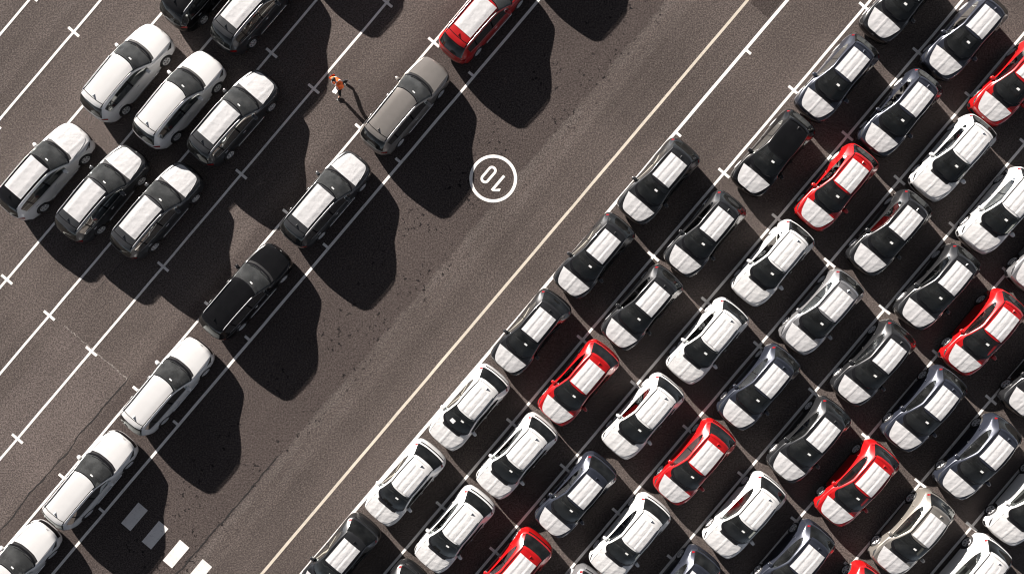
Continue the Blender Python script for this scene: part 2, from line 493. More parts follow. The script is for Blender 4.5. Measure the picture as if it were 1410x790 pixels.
ESTATE = dict(
 x=[[2.49,2.48,2.42,2.34,2.26,2.17,2.06,1.92],[2.54,2.53,2.46,2.37,2.28,2.19,2.08,1.87],[2.43,2.41,2.33,2.22,2.11,2.03,1.97,1.77],
    [1.92,1.90,1.84,1.78,1.72,1.70,1.66,1.56],[1.36,1.33,1.19,1.09,1.05,1.04,1.04,1.04],[.91,.88,.77,.68,.63,.60,.60,.60],
    [.46,.43,.31,.23,.15,.12,.10,.10],[-.40,-.40,-.42,-.44,-.46,-.46,-.46,-.46],[-1.26,-1.26,-1.26,-1.26,-1.26,-1.25,-1.25,-1.25],
    [-2.00,-1.99,-1.93,-1.87,-1.83,-1.82,-1.79,-1.66],[-2.44,-2.43,-2.36,-2.28,-2.18,-2.13,-2.07,-1.87],[-2.52,-2.51,-2.43,-2.35,-2.27,-2.21,-2.15,-1.96],
    [-2.57,-2.56,-2.48,-2.39,-2.30,-2.23,-2.16,-2.00],[-2.52,-2.51,-2.43,-2.35,-2.26,-2.19,-2.10,-2.03]],
 y=[[0,.30,.55,.68,.75,.79,.80,.80],[0,.32,.58,.72,.80,.84,.86,.83],[0,.34,.66,.76,.82,.86,.88,.84],
    [0,.37,.71,.795,.855,.89,.90,.85],[0,.39,.765,.815,.855,.885,.885,.85],[0,.35,.68,.745,.84,.88,.88,.85],
    [0,.32,.595,.665,.835,.88,.88,.85],[0,.31,.575,.65,.835,.88,.885,.85],[0,.31,.565,.64,.83,.885,.89,.85],
    [0,.31,.57,.64,.80,.875,.885,.85],[0,.33,.61,.70,.80,.85,.865,.84],[0,.32,.60,.70,.78,.83,.85,.83],
    [0,.32,.60,.71,.78,.82,.84,.82],[0,.30,.56,.67,.73,.77,.79,.80]],
 z=[[.22]*8,[.50,.50,.50,.50,.48,.42,.34,.2],[.75,.745,.73,.715,.69,.55,.38,.2],
    [.87,.865,.85,.835,.80,.62,.40,.2],[.985,.98,.975,.96,.925,.65,.40,.2],[1.24,1.235,1.21,1.18,.935,.66,.40,.2],
    [1.43,1.425,1.40,1.36,.94,.66,.40,.2],[1.48,1.475,1.45,1.40,.95,.66,.40,.2],[1.475,1.47,1.445,1.395,.965,.66,.40,.2],
    [1.43,1.425,1.40,1.34,.99,.68,.40,.2],[1.01,1.01,1.00,.98,.93,.65,.39,.2],[.84,.84,.83,.81,.77,.57,.36,.2],
    [.60,.60,.60,.58,.54,.44,.33,.2],[.25]*8])

class Shell:
    def __init__(self, d):
        G = np.stack([np.array(d['x'], float), np.array(d['y'], float), np.array(d['z'], float)], -1)   # (14, 8, 3)
        # mirrored rows beyond the centre line so that the spline is symmetric, ghost rows outside
        mir = G[:, 1:2].copy(); mir[..., 1] *= -1
        G = np.concatenate([mir, G, 2 * G[:, -1:] - G[:, -2:-1]], 1)
        G = np.concatenate([2 * G[:1] - G[1:2], G, 2 * G[-1:] - G[-2:-1]], 0)
        self.G = G; self.ni = 13; self.nj = 7
    @staticmethod
    def w(u, c):
        # cardinal spline weights: a small c keeps panels flat and folds tight at the feature lines
        h1 = 2 * u ** 3 - 3 * u * u + 1; h2 = -2 * u ** 3 + 3 * u * u
        h3 = u ** 3 - 2 * u * u + u; h4 = u ** 3 - u * u
        # blend with straight interpolation so that the parameter runs evenly
        k = 1 - 2 * c
        a = np.array([-c * h3, h1 - c * h4, h2 + c * h3, c * h4])
        b_ = np.array([-.5 * h3, h1 - .5 * h4, h2 + .5 * h3, .5 * h4])
        lin = np.array([0, 1 - u, u, 0])
        return b_ * (1 - k) + lin * k
    def p(self, fi, fj):
        sg = 1.0 if fj >= 0 else -1.0
        fj = abs(fj)
        fi = min(max(fi, 0), self.ni); fj = min(fj, self.nj)
        i = min(int(fi), self.ni - 1); j = min(int(fj), self.nj - 1)
        q = self.w(fi - i, .34) @ np.tensordot(self.w(fj - j, .30), self.G[i:i + 4, j:j + 4], axes=([0], [1]))
        return np.array([q[0], q[1] * sg, q[2]])
    def n(self, fi, fj):
        e = .02
        a = self.p(fi + e, fj) - self.p(fi - e, fj)
        if abs(fj) > e: b_ = self.p(fi, fj + e) - self.p(fi, fj - e)
        else: b_ = self.p(fi, e) - self.p(fi, -e)
        v = np.cross(b_, a)
        v = v / (np.linalg.norm(v) + 1e-9)
        return -v if False else v
    def off(self, fi, fj, o):
        nn = self.n(fi, fj)
        c = self.p(fi, fj)
        if nn @ (c - np.array([c[0] * .75, 0, .55])) < 0: nn = -nn
        return c + nn * o
    def inv(self, x, y, guess=(7.0, .8)):
        fi, fj = guess
        for _ in range(14):
            q = self.p(fi, fj)
            e = 1e-3
            a = (self.p(fi + e, fj) - q)[:2] / e
            b_ = (self.p(fi, fj + e) - q)[:2] / e
            r = np.array([x - q[0], y - q[1]])
            D = a[0] * b_[1] - a[1] * b_[0]
            if abs(D) < 1e-7: break
            fi += float(np.clip((r[0] * b_[1] - r[1] * b_[0]) / D, -.7, .7))
            fj += float(np.clip((a[0] * r[1] - a[1] * r[0]) / D, -.7, .7))
            fi = min(max(fi, .05), 12.9); fj = min(max(fj, 0), 6.9)
            if abs(r[0]) + abs(r[1]) < 1e-5: break
        return fi, fj

def patch(sh, name, f0, f1, lo, hi, n, m, off, mat, parent, sm=True, thick=None):
    """a panel lying on the shell: lo / hi are signed row limits, numbers or functions of 0..1 along it"""
    L = lo if callable(lo) else (lambda w: lo)
    Hh = hi if callable(hi) else (lambda w: hi)
    F0 = f0 if callable(f0) else (lambda w: f0)
    F1 = f1 if callable(f1) else (lambda w: f1)
    v, f = [], []
    for i in range(n + 1):
        w = i / n
        for j in range(m + 1):
            q = j / m
            fj = L(w) + (Hh(w) - L(w)) * q
            fi = F0(q) + (F1(q) - F0(q)) * w
            v.append(sh.off(fi, fj, off))
    for i in range(n):
        for j in range(m):
            a = i * (m + 1) + j
            f.append((a, a + 1, a + m + 2, a + m + 1))
    return from_py(name, v, f, mat, parent, sm)

def film_patch(sh, name, xf, xr, hwf, hwr, n, m, mat, parent, grooves, off=.010, nose=0.0, seed=0, cross=()):
    rnd = random.Random(seed)
    ph = [rnd.uniform(0, 6.28) for _ in range(6)]
    v, f = [], []
    for i in range(n + 1):
        w = i / n
        for j in range(m + 1):
            q = -1 + 2 * j / m
            hw = hwf + (hwr - hwf) * w
            x = xr + (xf - xr) * (1 - w) * ((1 - .97 * abs(q) ** nose) if nose else 1)
            y = q * hw
            fi, fj = sh.inv(x, abs(y), (7.0 - x * 1.6 if not nose else 3.0, 1.0))
            p = sh.off(fi, fj, off)
            p = np.array([p[0], abs(p[1]) * (1 if y >= 0 else -1), p[2]])
            for gy, gw, gd in grooves:
                p[2] += gd * math.exp(-((y - gy - .006 * math.sin(x * 5 + ph[0])) / gw) ** 2)
            for gx, gw, gd in cross:
                p[2] += gd * math.exp(-((x - gx) / gw) ** 2)
            p[2] += .0022 * math.sin(x * 13 + ph[1] + y * 4) * math.sin(y * 9 + ph[2]) + .0016 * math.sin(x * 29 + y * 17 + ph[3])
            v.append(p)
    for i in range(n):
        for j in range(m):
            a = i * (m + 1) + j
            f.append((a, a + 1, a + m + 2, a + m + 1))
    # turn the sheet edge down on to the panel
    return from_py(name, v, f, mat, parent, True)

def make_wheel(parent, x, y, r):
    side = 1 if y > 0 else -1
    w = .215
    prof = [(-w / 2, r * .64), (-w / 2 - .004, r * .80), (-w / 2 + .02, r * .96), (-w / 2 + .06, r), (w / 2 - .06, r), (w / 2 - .02, r * .96), (w / 2 + .004, r * .80), (w / 2, r * .64)]
    N = 28
    v, f = [], []
    for k in range(N):
        a = 2 * math.pi * k / N
        for (yy, rr) in prof: v.append((rr * math.cos(a), yy, rr * math.sin(a)))
    n = len(prof)
    for k in range(N):
        k2 = (k + 1) % N
        for q in range(n - 1): f.append((k * n + q, k * n + q + 1, k2 * n + q + 1, k2 * n + q))
        f.append((k * n + n - 1, k * n, k2 * n, k2 * n + n - 1))
    wh = from_py('wheel', v, f, M['rubber'], parent, True)
    wh.location = (x, y, r)
    bm = bmesh.new()
    # barrel lip, hub and ten spokes
    lip = [bm.verts.new((r * rr * math.cos(2 * math.pi * k / 24), side * yy, r * rr * math.sin(2 * math.pi * k / 24))) for (rr, yy) in ((.66, .085), (.66, .112), (.60, .112), (.58, .06)) for k in range(24)]
    for q in range(3):
        for k in range(24):
            k2 = (k + 1) % 24
            bm.faces.new((lip[q * 24 + k], lip[q * 24 + k2], lip[(q + 1) * 24 + k2], lip[(q + 1) * 24 + k]))
    for k in range(5):
        a = 2 * math.pi * k / 5 + .3
        for da in (-.15, .15):
            d = Vector((math.cos(a + da), 0, math.sin(a + da)))
            c = d * r * .33; c.y = side * .095
            box_bm(bm, c, (r * .58, .03, .032), 0, Matrix.Rotation(-(a + da), 3, 'Y'))
    hub = bmesh.ops.create_cone(bm, cap_ends=True, segments=14, radius1=r * .15, radius2=r * .13, depth=.05)
    for vv in hub['verts']:
        vv.co = Vector((vv.co.x, side * .09 + vv.co.z * .6, vv.co.y))
    from_bm('rim', bm, M['alloy'], wh)
    # brake disc behind the spokes
    bm = bmesh.new()
    hb = bmesh.ops.create_cone(bm, cap_ends=True, segments=20, radius1=r * .56, radius2=r * .56, depth=.04)
    for vv in hb['verts']: vv.co = Vector((vv.co.x, side * .03 + vv.co.z, vv.co.y))
    from_bm('brake_disc', bm, M['plastic'], wh)

def build_car(kind):
    hatch = kind == 'hatch'
    sh = Shell(HATCH if hatch else ESTATE)
    root = empty('hatchback_car' if hatch else 'estate_car')
    P = M['white']
    n = 6
    NI, NJ = sh.ni * n, sh.nj * n
    wheels = [(1.27, .335), (-1.30, .335)] if hatch else [(1.53, .33), (-1.44, .33)]
    RA = .385
    pts = np.zeros((NI + 1, NJ + 1, 3))
    for a in range(NI + 1):
        for b_ in range(NJ + 1): pts[a, b_] = sh.p(a / n, b_ / n)
    def inside(p):
        return any((p[0] - wx) ** 2 + (p[2] - wr) ** 2 < RA ** 2 for wx, wr in wheels) and p[1] > .6
    cc = .62 if hatch else .22          # rounding of the lower windscreen corners
    # region of every cell
    def region(fi, fj, c):
        if fj > 4.0 and inside(c): return None
        if 3.84 < fi < 4.17 and fj < (1.34 if hatch else 1.84): return 'cowl_panel'
        if 4.17 + cc * (fj / 2.34) ** 4 < fi < 5.84 and fj < 2.17: return None                     # windscreen opening
        if 9.17 < fi < 9.84 and fj < 2.17: return None                     # rear window opening
        if hatch:
            if 5.0 < fi < 8.5 and 3.34 < fj < 3.67: return None            # side glass opening
        else:
            if 5.0 < fi < 8.8 and 3.34 < fj < 3.84: return None
        if 1.67 < fi < 3.84 and fj < 2: return 'bonnet'
        if fi <= 1.67: return 'front_bumper'
        if 5.84 < fi < 9.17 and fj < 2: return 'roof'
        if 9.17 <= fi < 11.34 and fj < 2: return 'tailgate'
        if fi >= 11.34: return 'rear_bumper'
        if 4.67 < fi < 6.84 and 4 < fj < 6.5: return 'door_front'
        if 6.84 <= fi < 8.5 and 4 < fj < 6.5: return 'door_rear'
        if fj >= 6.5 and 3.5 < fi < 9.6: return 'sill'
        return 'body'
    parts = {}
    for a in range(NI):
        for b_ in range(NJ):
            c = (pts[a, b_] + pts[a + 1, b_] + pts[a, b_ + 1] + pts[a + 1, b_ + 1]) / 4
            r = region((a + .5) / n, (b_ + .5) / n, c)
            if r: parts.setdefault(r, []).append((a, b_))
    # round the wheel arch: pull stray vertices of the cut on to the circle
    cut = pts.copy()
    for a in range(NI + 1):
        for b_ in range(4 * n, NJ + 1):
            p = pts[a, b_]
            for wx, wr in wheels:
                d = math.hypot(p[0] - wx, p[2] - wr)
                if p[1] > .6 and RA * .80 < d < RA * 1.10 and p[2] > .2:
                    k = RA / d
                    cut[a, b_, 0] = wx + (p[0] - wx) * k; cut[a, b_, 2] = wr + (p[2] - wr) * k
    mats = dict(cowl_panel=M['plastic'], sill=M['plastic'])
    for r, cells in parts.items():
        split = r.startswith('door') or r == 'sill'
        for sides in (((1,), (-1,)) if split else ((1, -1),)):
            idx, v, f = {}, [], []
            for sg in sides:
                for a, b_ in cells:
                    q = []
                    for (aa, bb) in ((a, b_), (a, b_ + 1), (a + 1, b_ + 1), (a + 1, b_)):
                        key = (aa, bb, sg if bb else 0)
                        if key not in idx:
                            idx[key] = len(v); p = cut[aa, bb]
                            v.append((p[0], p[1] * sg, p[2]))
                        q.append(idx[key])
                    f.append(tuple(q if sg > 0 else q[::-1]))
            nm = 'door' if r.startswith('door') else r
            o = from_py(nm, v, f, mats.get(r, P), root, True)
            if nm == 'door':
                sg = sides[0]
                fi = 6.35 if r == 'door_front' else 8.05
                p0 = sh.off(fi, sg * 4.42, .018); p1 = sh.off(fi + .28, sg * 4.42, .018)
                bm = bmesh.new()
                tube_bm(bm, [p0, (p0 * 2 + p1) / 3 + np.array([0, sg * .012, 0]), (p0 + p1 * 2) / 3 + np.array([0, sg * .012, 0]), p1], .014, 6)
                from_bm('door_handle', bm, P if hatch else M['chrome'], o, True)
    # glass
    patch(sh, 'windscreen', lambda q: 4.08 + cc * .85 * (2 * q - 1) ** 4, 5.93, -2.34, 2.34, 14, 18, .003, M['glass'] if hatch else M['glass_sky_haze'], root)
    patch(sh, 'windscreen_border', lambda q: 4.0 + cc * .85 * (2 * q - 1) ** 4, (lambda q: 4.30 - .08 * (2 * q - 1) ** 2 + cc * .85 * (2 * q - 1) ** 4) if hatch else (lambda q: 4.17 - .03 * (2 * q - 1) ** 2 + cc * .85 * (2 * q - 1) ** 4), -2.34, 2.34, 3, 20, .006, M['trim'], root)
    patch(sh, 'windscreen_border', 5.88, 5.96, -2.3, 2.3, 1, 14, .006, M['trim'], root)
    patch(sh, 'rear_window', 9.06, 10.45 if hatch else 9.98, -2.45, 2.45, 8, 16, .004, M['glass_dark'], root)
    if hatch:
        top = lambda w: 3.06 + .42 * w ** 5
        bot = lambda w: 3.93 - .30 * w ** 3
        rng = [(4.62, 6.78), (6.86, 8.72)]
    else:
        top = lambda w: 3.05 + .15 * w ** 4
        bot = lambda w: 3.94 - .06 * w ** 3
        rng = [(4.62, 6.70), (6.79, 8.15), (8.23, 9.02)]
    g0, g1 = rng[0][0], rng[-1][1]
    for sg in (1, -1):
        for (a, b_) in rng:
            wa, wb = (a - g0) / (g1 - g0), (b_ - g0) / (g1 - g0)
            patch(sh, 'side_window', a, b_, lambda w: sg * top(wa + (wb - wa) * w), lambda w: sg * bot(wa + (wb - wa) * w), 10, 5, .004, M['glass_side'] if a == g0 else M['glass_dark'], root)
        for (a, b_) in zip([r[1] for r in rng[:-1]], [r[0] for r in rng[1:]]):
            wa = (a - g0) / (g1 - g0)
            patch(sh, 'pillar_trim', a - .01, b_ + .01, sg * top(wa), sg * bot(wa), 2, 4, .006, M['trim'], root)
        # black moulding along the roof edge, bonnet shut line
        patch(sh, 'roof_moulding', 5.95, 9.0, sg * 1.88, sg * 2.10, 18, 1, .005, M['trim'], root)
        patch(sh, 'bonnet_gap', 1.75, 3.85, sg * 1.985, sg * 2.02, 14, 1, .003, M['trim'], root)
        # lamps
        if hatch:
            patch(sh, 'headlamp', lambda q: 1.86 + .22 * q, lambda q: 2.02 + .72 * q, sg * 2.45, sg * 4.0, 6, 6, .006, M['lamp'], root)
            patch(sh, 'tail_lamp', lambda q: 10.12 - .12 * q, lambda q: 10.30 + .1 * q, sg * 2.46, sg * 3.45, 5, 6, .007, M['tail'], root)
        else:
            patch(sh, 'headlamp', lambda q: 1.66, lambda q: 1.92 + .55 * q, sg * 2.3, sg * 4.2, 6, 6, .006, M['lamp'], root)
            patch(sh, 'tail_lamp', lambda q: 10.30 - .2 * q, lambda q: 10.95, sg * 2.1, sg * 4.2, 5, 6, .007, M['tail'], root)
        # mirrors
        bm = bmesh.new()
        mx, my, mz = (.66, .955, 1.00) if hatch else (.70, .94, .99)
        rot = Matrix.Rotation(sg * R(-12), 3, 'Z')
        bmesh.ops.create_uvsphere(bm, u_segments=16, v_segments=10, radius=1)
        for vv in bm.verts:
            q = Vector([math.copysign(abs(a_) ** .55, a_) for a_ in vv.co])
            taper = 1 - .18 * sg * q.y
            vv.co = rot @ Vector((max(q.x, -.75) * .085 * taper, q.y * .118, q.z * .075 * taper)) + Vector((mx, sg * my, mz))
        mi = from_bm('door_mirror', bm, P, root, True)
        bm = bmesh.new()
        box_bm(bm, (mx - .02, sg * (my - .135), mz - .05), (.07, .12, .05), .015)
        from_bm('mirror_arm', bm, M['plastic'], mi)
        bm = bmesh.new()
        box_bm(bm, (mx - .069, sg * my, mz), (.008, .16, .09))
        from_bm('mirror_glass', bm, M['chrome'], mi)
        # wheel arch liners and wheels
        for wx, wr in wheels:
            v, f = [], []
            K = 16
            for k in range(K + 1):
                a = math.pi * k / K
                yo = float(sh.p(3.2 if wx > 0 else 9.6, 5.0)[1]) - .012
                v += [(wx + RA * math.cos(a), sg * yo, wr + RA * math.sin(a)), (wx + RA * math.cos(a), sg * .55, wr + RA * math.sin(a))]
            for k in range(K): f.append((2 * k, 2 * k + 1, 2 * k + 3, 2 * k + 2))
            from_py('arch_liner', v, f, M['plastic'], root, True)
            make_wheel(root, wx, sg * .775, wr)
        # wipers
    for (a, b_, c, d) in ((4.22, -1.5, 4.30, -.1), (4.20, -.05, 4.28, 1.35)):
        bm = bmesh.new()
        tube_bm(bm, [sh.off(a + (c - a) * k / 6, b_ + (d - b_) * k / 6, .020) for k in range(7)], .011, 5)
        from_bm('wiper', bm, M['trim'], root)
    # grilles and trim
    patch(sh, 'grille', .45, 1.25, -2.2, 2.2, 6, 12, .006, M['trim'], root)
    patch(sh, 'rear_diffuser', 12.35, 12.95, -2.4, 2.4, 4, 12, .006, M['plastic'], root)
    b0 = patch(sh, 'badge', 1.58, 1.74, -.14, .14, 3, 3, .012, M['chrome'], root)
    if hatch:
        patch(sh, 'bumper_trim', .35, 1.15, 2.7, 4.4, 4, 5, .006, M['trim'], root)
        patch(sh, 'bumper_trim', .35, 1.15, -4.4, -2.7, 4, 5, .006, M['trim'], root)
        # spoiler lip over the rear window
        patch(sh, 'spoiler', 8.9, 9.14, -1.9, 1.9, 3, 14, .022, P, root)
        patch(sh, 'tail_strip', 10.90, 11.15, -1.95, 1.95, 2, 12, .008, M['trim'], root)
    else:
        patch(sh, 'spoiler', 8.72, 9.06, -1.88, 1.88, 3, 14, .012, P, root)
        patch(sh, 'spoiler_gap', 8.66, 8.70, -1.85, 1.85, 1, 14, .004, M['trim'], root)
        patch(sh, 'rear_chrome_strip', 10.42, 10.56, -1.2, 1.2, 2, 10, .008, M['chrome'], root)
        for sg in (1, -1):
            bm = bmesh.new()
            pp = [sh.off(6.15 + 2.65 * k / 18, sg * 2.28, .008 + .016 * min(1, min(k, 18 - k) / 2)) for k in range(19)]
            tube_bm(bm, pp, .016, 6)
            from_bm('roof_rail', bm, M['alloy'], root, True)
            patch(sh, 'window_chrome', 4.75, 9.0, sg * 3.98, sg * 4.05, 16, 1, .006, M['chrome'], root)
            bm = bmesh.new()
            tube_bm(bm, [(-.85 + 1.8 * k / 6, sg * .898, .32) for k in range(7)], .019, 5)
            from_bm('side_moulding', bm, M['chrome'], root, True)
    # antenna fin
    fx = -1.34 if hatch else -1.66
    fi, fj = sh.inv(fx, 0.0, (8.5, 0.0))
    bz = sh.p(fi, 0)[2]
    v = [(fx + .085, 0, bz), (fx - .06, .035, bz - .005), (fx - .06, -.035, bz - .005), (fx - .075, .008, bz + .075), (fx - .075, -.008, bz + .075), (fx - .01, 0, bz + .05)]
    from_py('antenna_fin', v, [(0, 1, 3, 5), (0, 5, 4, 2), (1, 2, 4, 3), (5, 3, 4)], P, root)
    # cabin
    bm = bmesh.new()
    x0, x1 = (-1.75, 1.75) if hatch else (-2.1, 2.05)
    box_bm(bm, ((x0 + x1) / 2, 0, .27), (x1 - x0, 1.16, .10), .02)
    box_bm(bm, (0, 0, .245), (1.65 if hatch else 1.8, 1.66, .05), .01)
    from_bm('floor_pan', bm, M['interior'], root)
    bm = bmesh.new()
    box_bm(bm, (.86, 0, .72), (.62, 1.42, .42), .06)
    box_bm(bm, (.66, -.36, .93), (.22, .40, .08), .03)
    from_bm('dashboard', bm, M['interior'], root)
    bm = bmesh.new()
    tube_bm(bm, [(.40 + .09 * math.sin(a), -.36 + .18 * math.cos(a), .90 + .15 * math.sin(a)) for a in [2 * math.pi * k / 20 for k in range(21)]], .016, 6)
    tube_bm(bm, [(.52, -.36, .88), (.41, -.36, .90)], .04, 8)
    box_bm(bm, (.405, -.36, .90), (.02, .34, .03))
    from_bm('steering_wheel', bm, M['plastic'], root)
    for sx, sy, wd in ((-.12, .36, .50), (-.12, -.36, .50), (-.95, 0, 1.25)):
        bm = bmesh.new()
        box_bm(bm, (sx + .05, sy, .52), (.50, wd, .18), .05)
        box_bm(bm, (sx - .26, sy, .82), (.14, wd * .92, .62), .05, None)
        for hy in ((sy,) if wd < 1 else (-.38, .38)):
            box_bm(bm, (sx - .30, hy, 1.20), (.10, .26, .17), .04)
        from_bm('seat', bm, M['seat'], root)
    bm = bmesh.new()
    fi, fj = sh.inv(.46, 0.0, (5.6, 0.0))
    mz = sh.p(fi, 0)[2]
    box_bm(bm, (.40, 0, mz - .10), (.03, .24, .07), .01)
    from_bm('rear_view_mirror', bm, M['plastic'], root)
    # paper tag hanging from the mirror
    v = [sh.off(a, b_, .008) for a, b_ in (((5.30, .16), (5.30, .62), (5.45, .62), (5.45, .16)) if hatch else ((5.55, -.62), (5.55, -.20), (5.66, -.20), (5.66, -.62)))]
    from_py('windscreen_tag', v, [(0, 1, 2, 3)], M['paper'], root)
    # protective films
    films = []
    if hatch:
        hf = film_patch(sh, 'bonnet_film', 2.045, 1.26, .775, .785, 14, 28, M['film'], root, [(0, .016, .016), (.36, .03, .009), (-.36, .03, .009)], nose=5, off=.009, seed=1)
        rf = film_patch(sh, 'roof_film', .10, -1.22, .475, .465, 18, 24, M['film'], root, [(-.17, .018, -.012), (.17, .018, -.012), (.24, .05, .008), (-.24, .05, .008), (0, .08, .006)], seed=2, off=.016)
    else:
        hf = film_patch(sh, 'bonnet_film', 2.40, 1.38, .74, .76, 14, 28, M['film'], root, [(.42, .05, .008), (-.42, .05, .008)], nose=7, off=.009, seed=3)
        rf = film_patch(sh, 'roof_film', .37, -1.45, .495, .485, 24, 20, M['film'], root, [(.25, .08, .006), (-.25, .08, .006)], seed=4, off=.014, cross=[(-.42, .03, -.007), (-.72, .03, .007)])
    return root

proto_h = build_car('hatch')
proto_e = build_car('estate')
PAINTED = {'bonnet', 'front_bumper', 'roof', 'tailgate', 'rear_bumper', 'door', 'body', 'door_mirror', 'door_handle', 'spoiler', 'antenna_fin'}

def kids(o):
    return [c for c in bpy.data.objects if c.parent == o]
TREE = {}
for pr in (proto_h, proto_e):
    TREE[pr.name] = [(c, kids(c)) for c in kids(pr)]
used = set()
def place_car(proto, t, s, rz, paint, label, group, cat, roof_film=True, hood_film=True, roof_paint=None, jit=0.0):
    first = proto.name not in used
    root = proto.copy()
    col.objects.link(root)
    root.location = W(t, s)
    root.rotation_euler = (0, 0, rz + R(jit))
    for k in list(root.keys()): del root[k]
    tag(root, label, cat, group)
    for c, gs in TREE[proto.name]:
        base = c.name.split('.')[0]
        if base == 'roof_film' and not roof_film: continue
        if base == 'bonnet_film' and not hood_film: continue
        d = c.copy(); col.objects.link(d); d.parent = root
        recolour(d, base, paint, roof_paint)
        for g_ in gs:
            e = g_.copy(); col.objects.link(e); e.parent = d
            recolour(e, g_.name.split('.')[0], paint, roof_paint)
    return root
def recolour(o, base, paint, roof_paint):
    if base.endswith('_film') and paint == 'white' and not roof_paint:
        o.material_slots[0].link = 'OBJECT'
        o.material_slots[0].material = M['film_w']
        return
    if base not in PAINTED or o.data.materials[0] is not M['white']: return
    p = roof_paint if (roof_paint and base in ('roof', 'spoiler', 'antenna_fin')) else paint
    o.material_slots[0].link = 'OBJECT'
    o.material_slots[0].material = M[p]

HATCHES = {
 1: [('black',8.10,2.03),('black',3.53,1.98),('black',-1.07,2.03),('white',-5.60,2.10),('white',-10.19,2.09),('black',-14.79,2.02)],
 2: [('black',21.90,5.21),('navy',17.11,5.25),('blacknr',12.53,5.24),('black',7.63,5.24),('black',3.14,5.23),('red',-1.44,5.24),('white',-5.89,5.25),('white',-10.36,5.25),('black',-14.95,5.17)],
 3: [('navy',22.42,8.52),('navy',17.78,8.52),('red',13.23,8.50),('white',8.63,8.51),('white',3.91,8.54),('white',-0.69,8.52),('navy',-5.49,8.51),('red',-10.14,8.54)],
 4: [('red',22.26,11.62),('white',17.78,11.75),('black',13.21,11.74),('silver',8.36,11.71),('navy',3.82,11.74),('red',-0.76,11.72),('white',-5.35,11.68),('silver',-9.75,11.65)],
 5: [('white',17.37,15.04),('black',12.74,15.07),('black',8.12,15.08),('black',3.46,15.10),('white',-1.15,15.08),('navy',-5.71,15.02)],
 6: [('silver',17.4,18.0),('red',12.51,18.05),('navy',8.03,18.25),('red',3.36,18.10),('navy',-1.39,18.25)],
 7: [('black',12.80,21.5),('navy',7.94,21.60),('beige',3.28,21.55),('red',-1.27,21.4)],
 8: [('white',7.85,24.75),('white',3.37,24.9)]}
DESC = dict(black='black hatchback with white film on roof and bonnet', blacknr='black hatchback with bare black roof and white bonnet film',
            navy='navy blue hatchback with white film on roof', red='red hatchback with white film on roof', white='all white hatchback',
            silver='silver grey hatchback with white roof film', beige='beige metallic hatchback with white roof film')
rnd = random.Random(11)
for lane, cars in HATCHES.items():
    for k, (c, t, s) in enumerate(cars):
        cc = {'blacknr': 'black', 'black': 'coal'}.get(c, c)
        lab = '%s, %s from the top in lane %s' % ({'blacknr': 'bare-roofed black hatchback', 'black': 'black film-roofed hatchback'}.get(c, cc + ' hatchback'), ORD[k],
              ['one beside the cream line', 'two', 'three', 'four', 'five', 'six', 'seven', 'eight at the right'][lane - 1])
        car = place_car(proto_h, t, s, ANG + math.pi, cc, lab, 'hatchbacks parked nose to tail in the right lanes', 'car',
                  roof_film=(c != 'blacknr'), jit=rnd.uniform(-.9, .9))
        if lane == 1 and k == 3:          # a sheet of paper lies behind this windscreen
            shH = Shell(HATCH)
            pv = [shH.off(a, b_, .009) for a, b_ in ((4.62, -.30), (4.62, -.95), (5.02, -.95), (5.02, -.30))]
            from_py('paper_sheet', pv, [(0, 1, 2, 3)], M['paper'], car)

ESTATES = [
 ('white',-3.97,-20.08,'white estate car nearest the upper left corner, no dark roof','n'),
 ('white',-3.37,-17.44,'white estate car between another white one and a film-roofed dark one','n'),
 ('dark',-2.38,-14.96,'dark estate car with white film, beside the white pair at upper left','f'),
 ('wb',-9.92,-20.02,'white estate car with black roof and white film at left edge','f'),
 ('dark',-9.01,-17.34,'dark estate car with white film beside the black-roofed white estate','f'),
 ('dark',-7.97,-14.89,'dark film-roofed estate car, lowest right of the six parked at left','f'),
 ('grey',3.21,-9.26,'bronze grey estate car without film, beside the walking person','n'),
 ('dark',-2.50,-9.25,'dark estate car with white film between bronze grey and black cars','f'),
 ('black',-8.17,-9.31,'plain black estate car without film in the single row','n'),
 ('white',-13.90,-9.25,'white estate car in single row, directly below the black one','n'),
 ('white',-19.54,-9.17,'white estate car beside the painted bars, second lowest of its row','n'),
 ('white',-25.06,-9.22,'white estate car in the lower left corner','n'),
 ('red',8.83,-9.20,'red estate car with white roof film at top edge','f'),
 ('dark',2.29,-17.55,'dark estate car with white roof film cut by the top edge','f'),
 ('black',1.64,-20.04,'black estate car cut by the top edge at upper left','n'),
 ('dark',7.6,-17.32,'dark estate car beyond the top edge, only its shadow in view','n'),
 ('dark',14.33,-9.1,'dark estate car beyond the top edge, ahead of the red one','n')]
for c, t, s, lab, fl in ESTATES:
    place_car(proto_e, t, s, ANG, 'white' if c == 'wb' else c, lab, 'estate cars parked in the left lanes', 'car',
              roof_film=fl == 'f', hood_film=fl == 'f', roof_paint='black' if c == 'wb' else None, jit=rnd.uniform(-.8, .8))
# the two prototypes are no longer needed
for pr in (proto_h, proto_e):
    for c, gs in TREE[pr.name]:
        for g_ in gs: bpy.data.objects.remove(g_)
        bpy.data.objects.remove(c)
    bpy.data.objects.remove(pr)
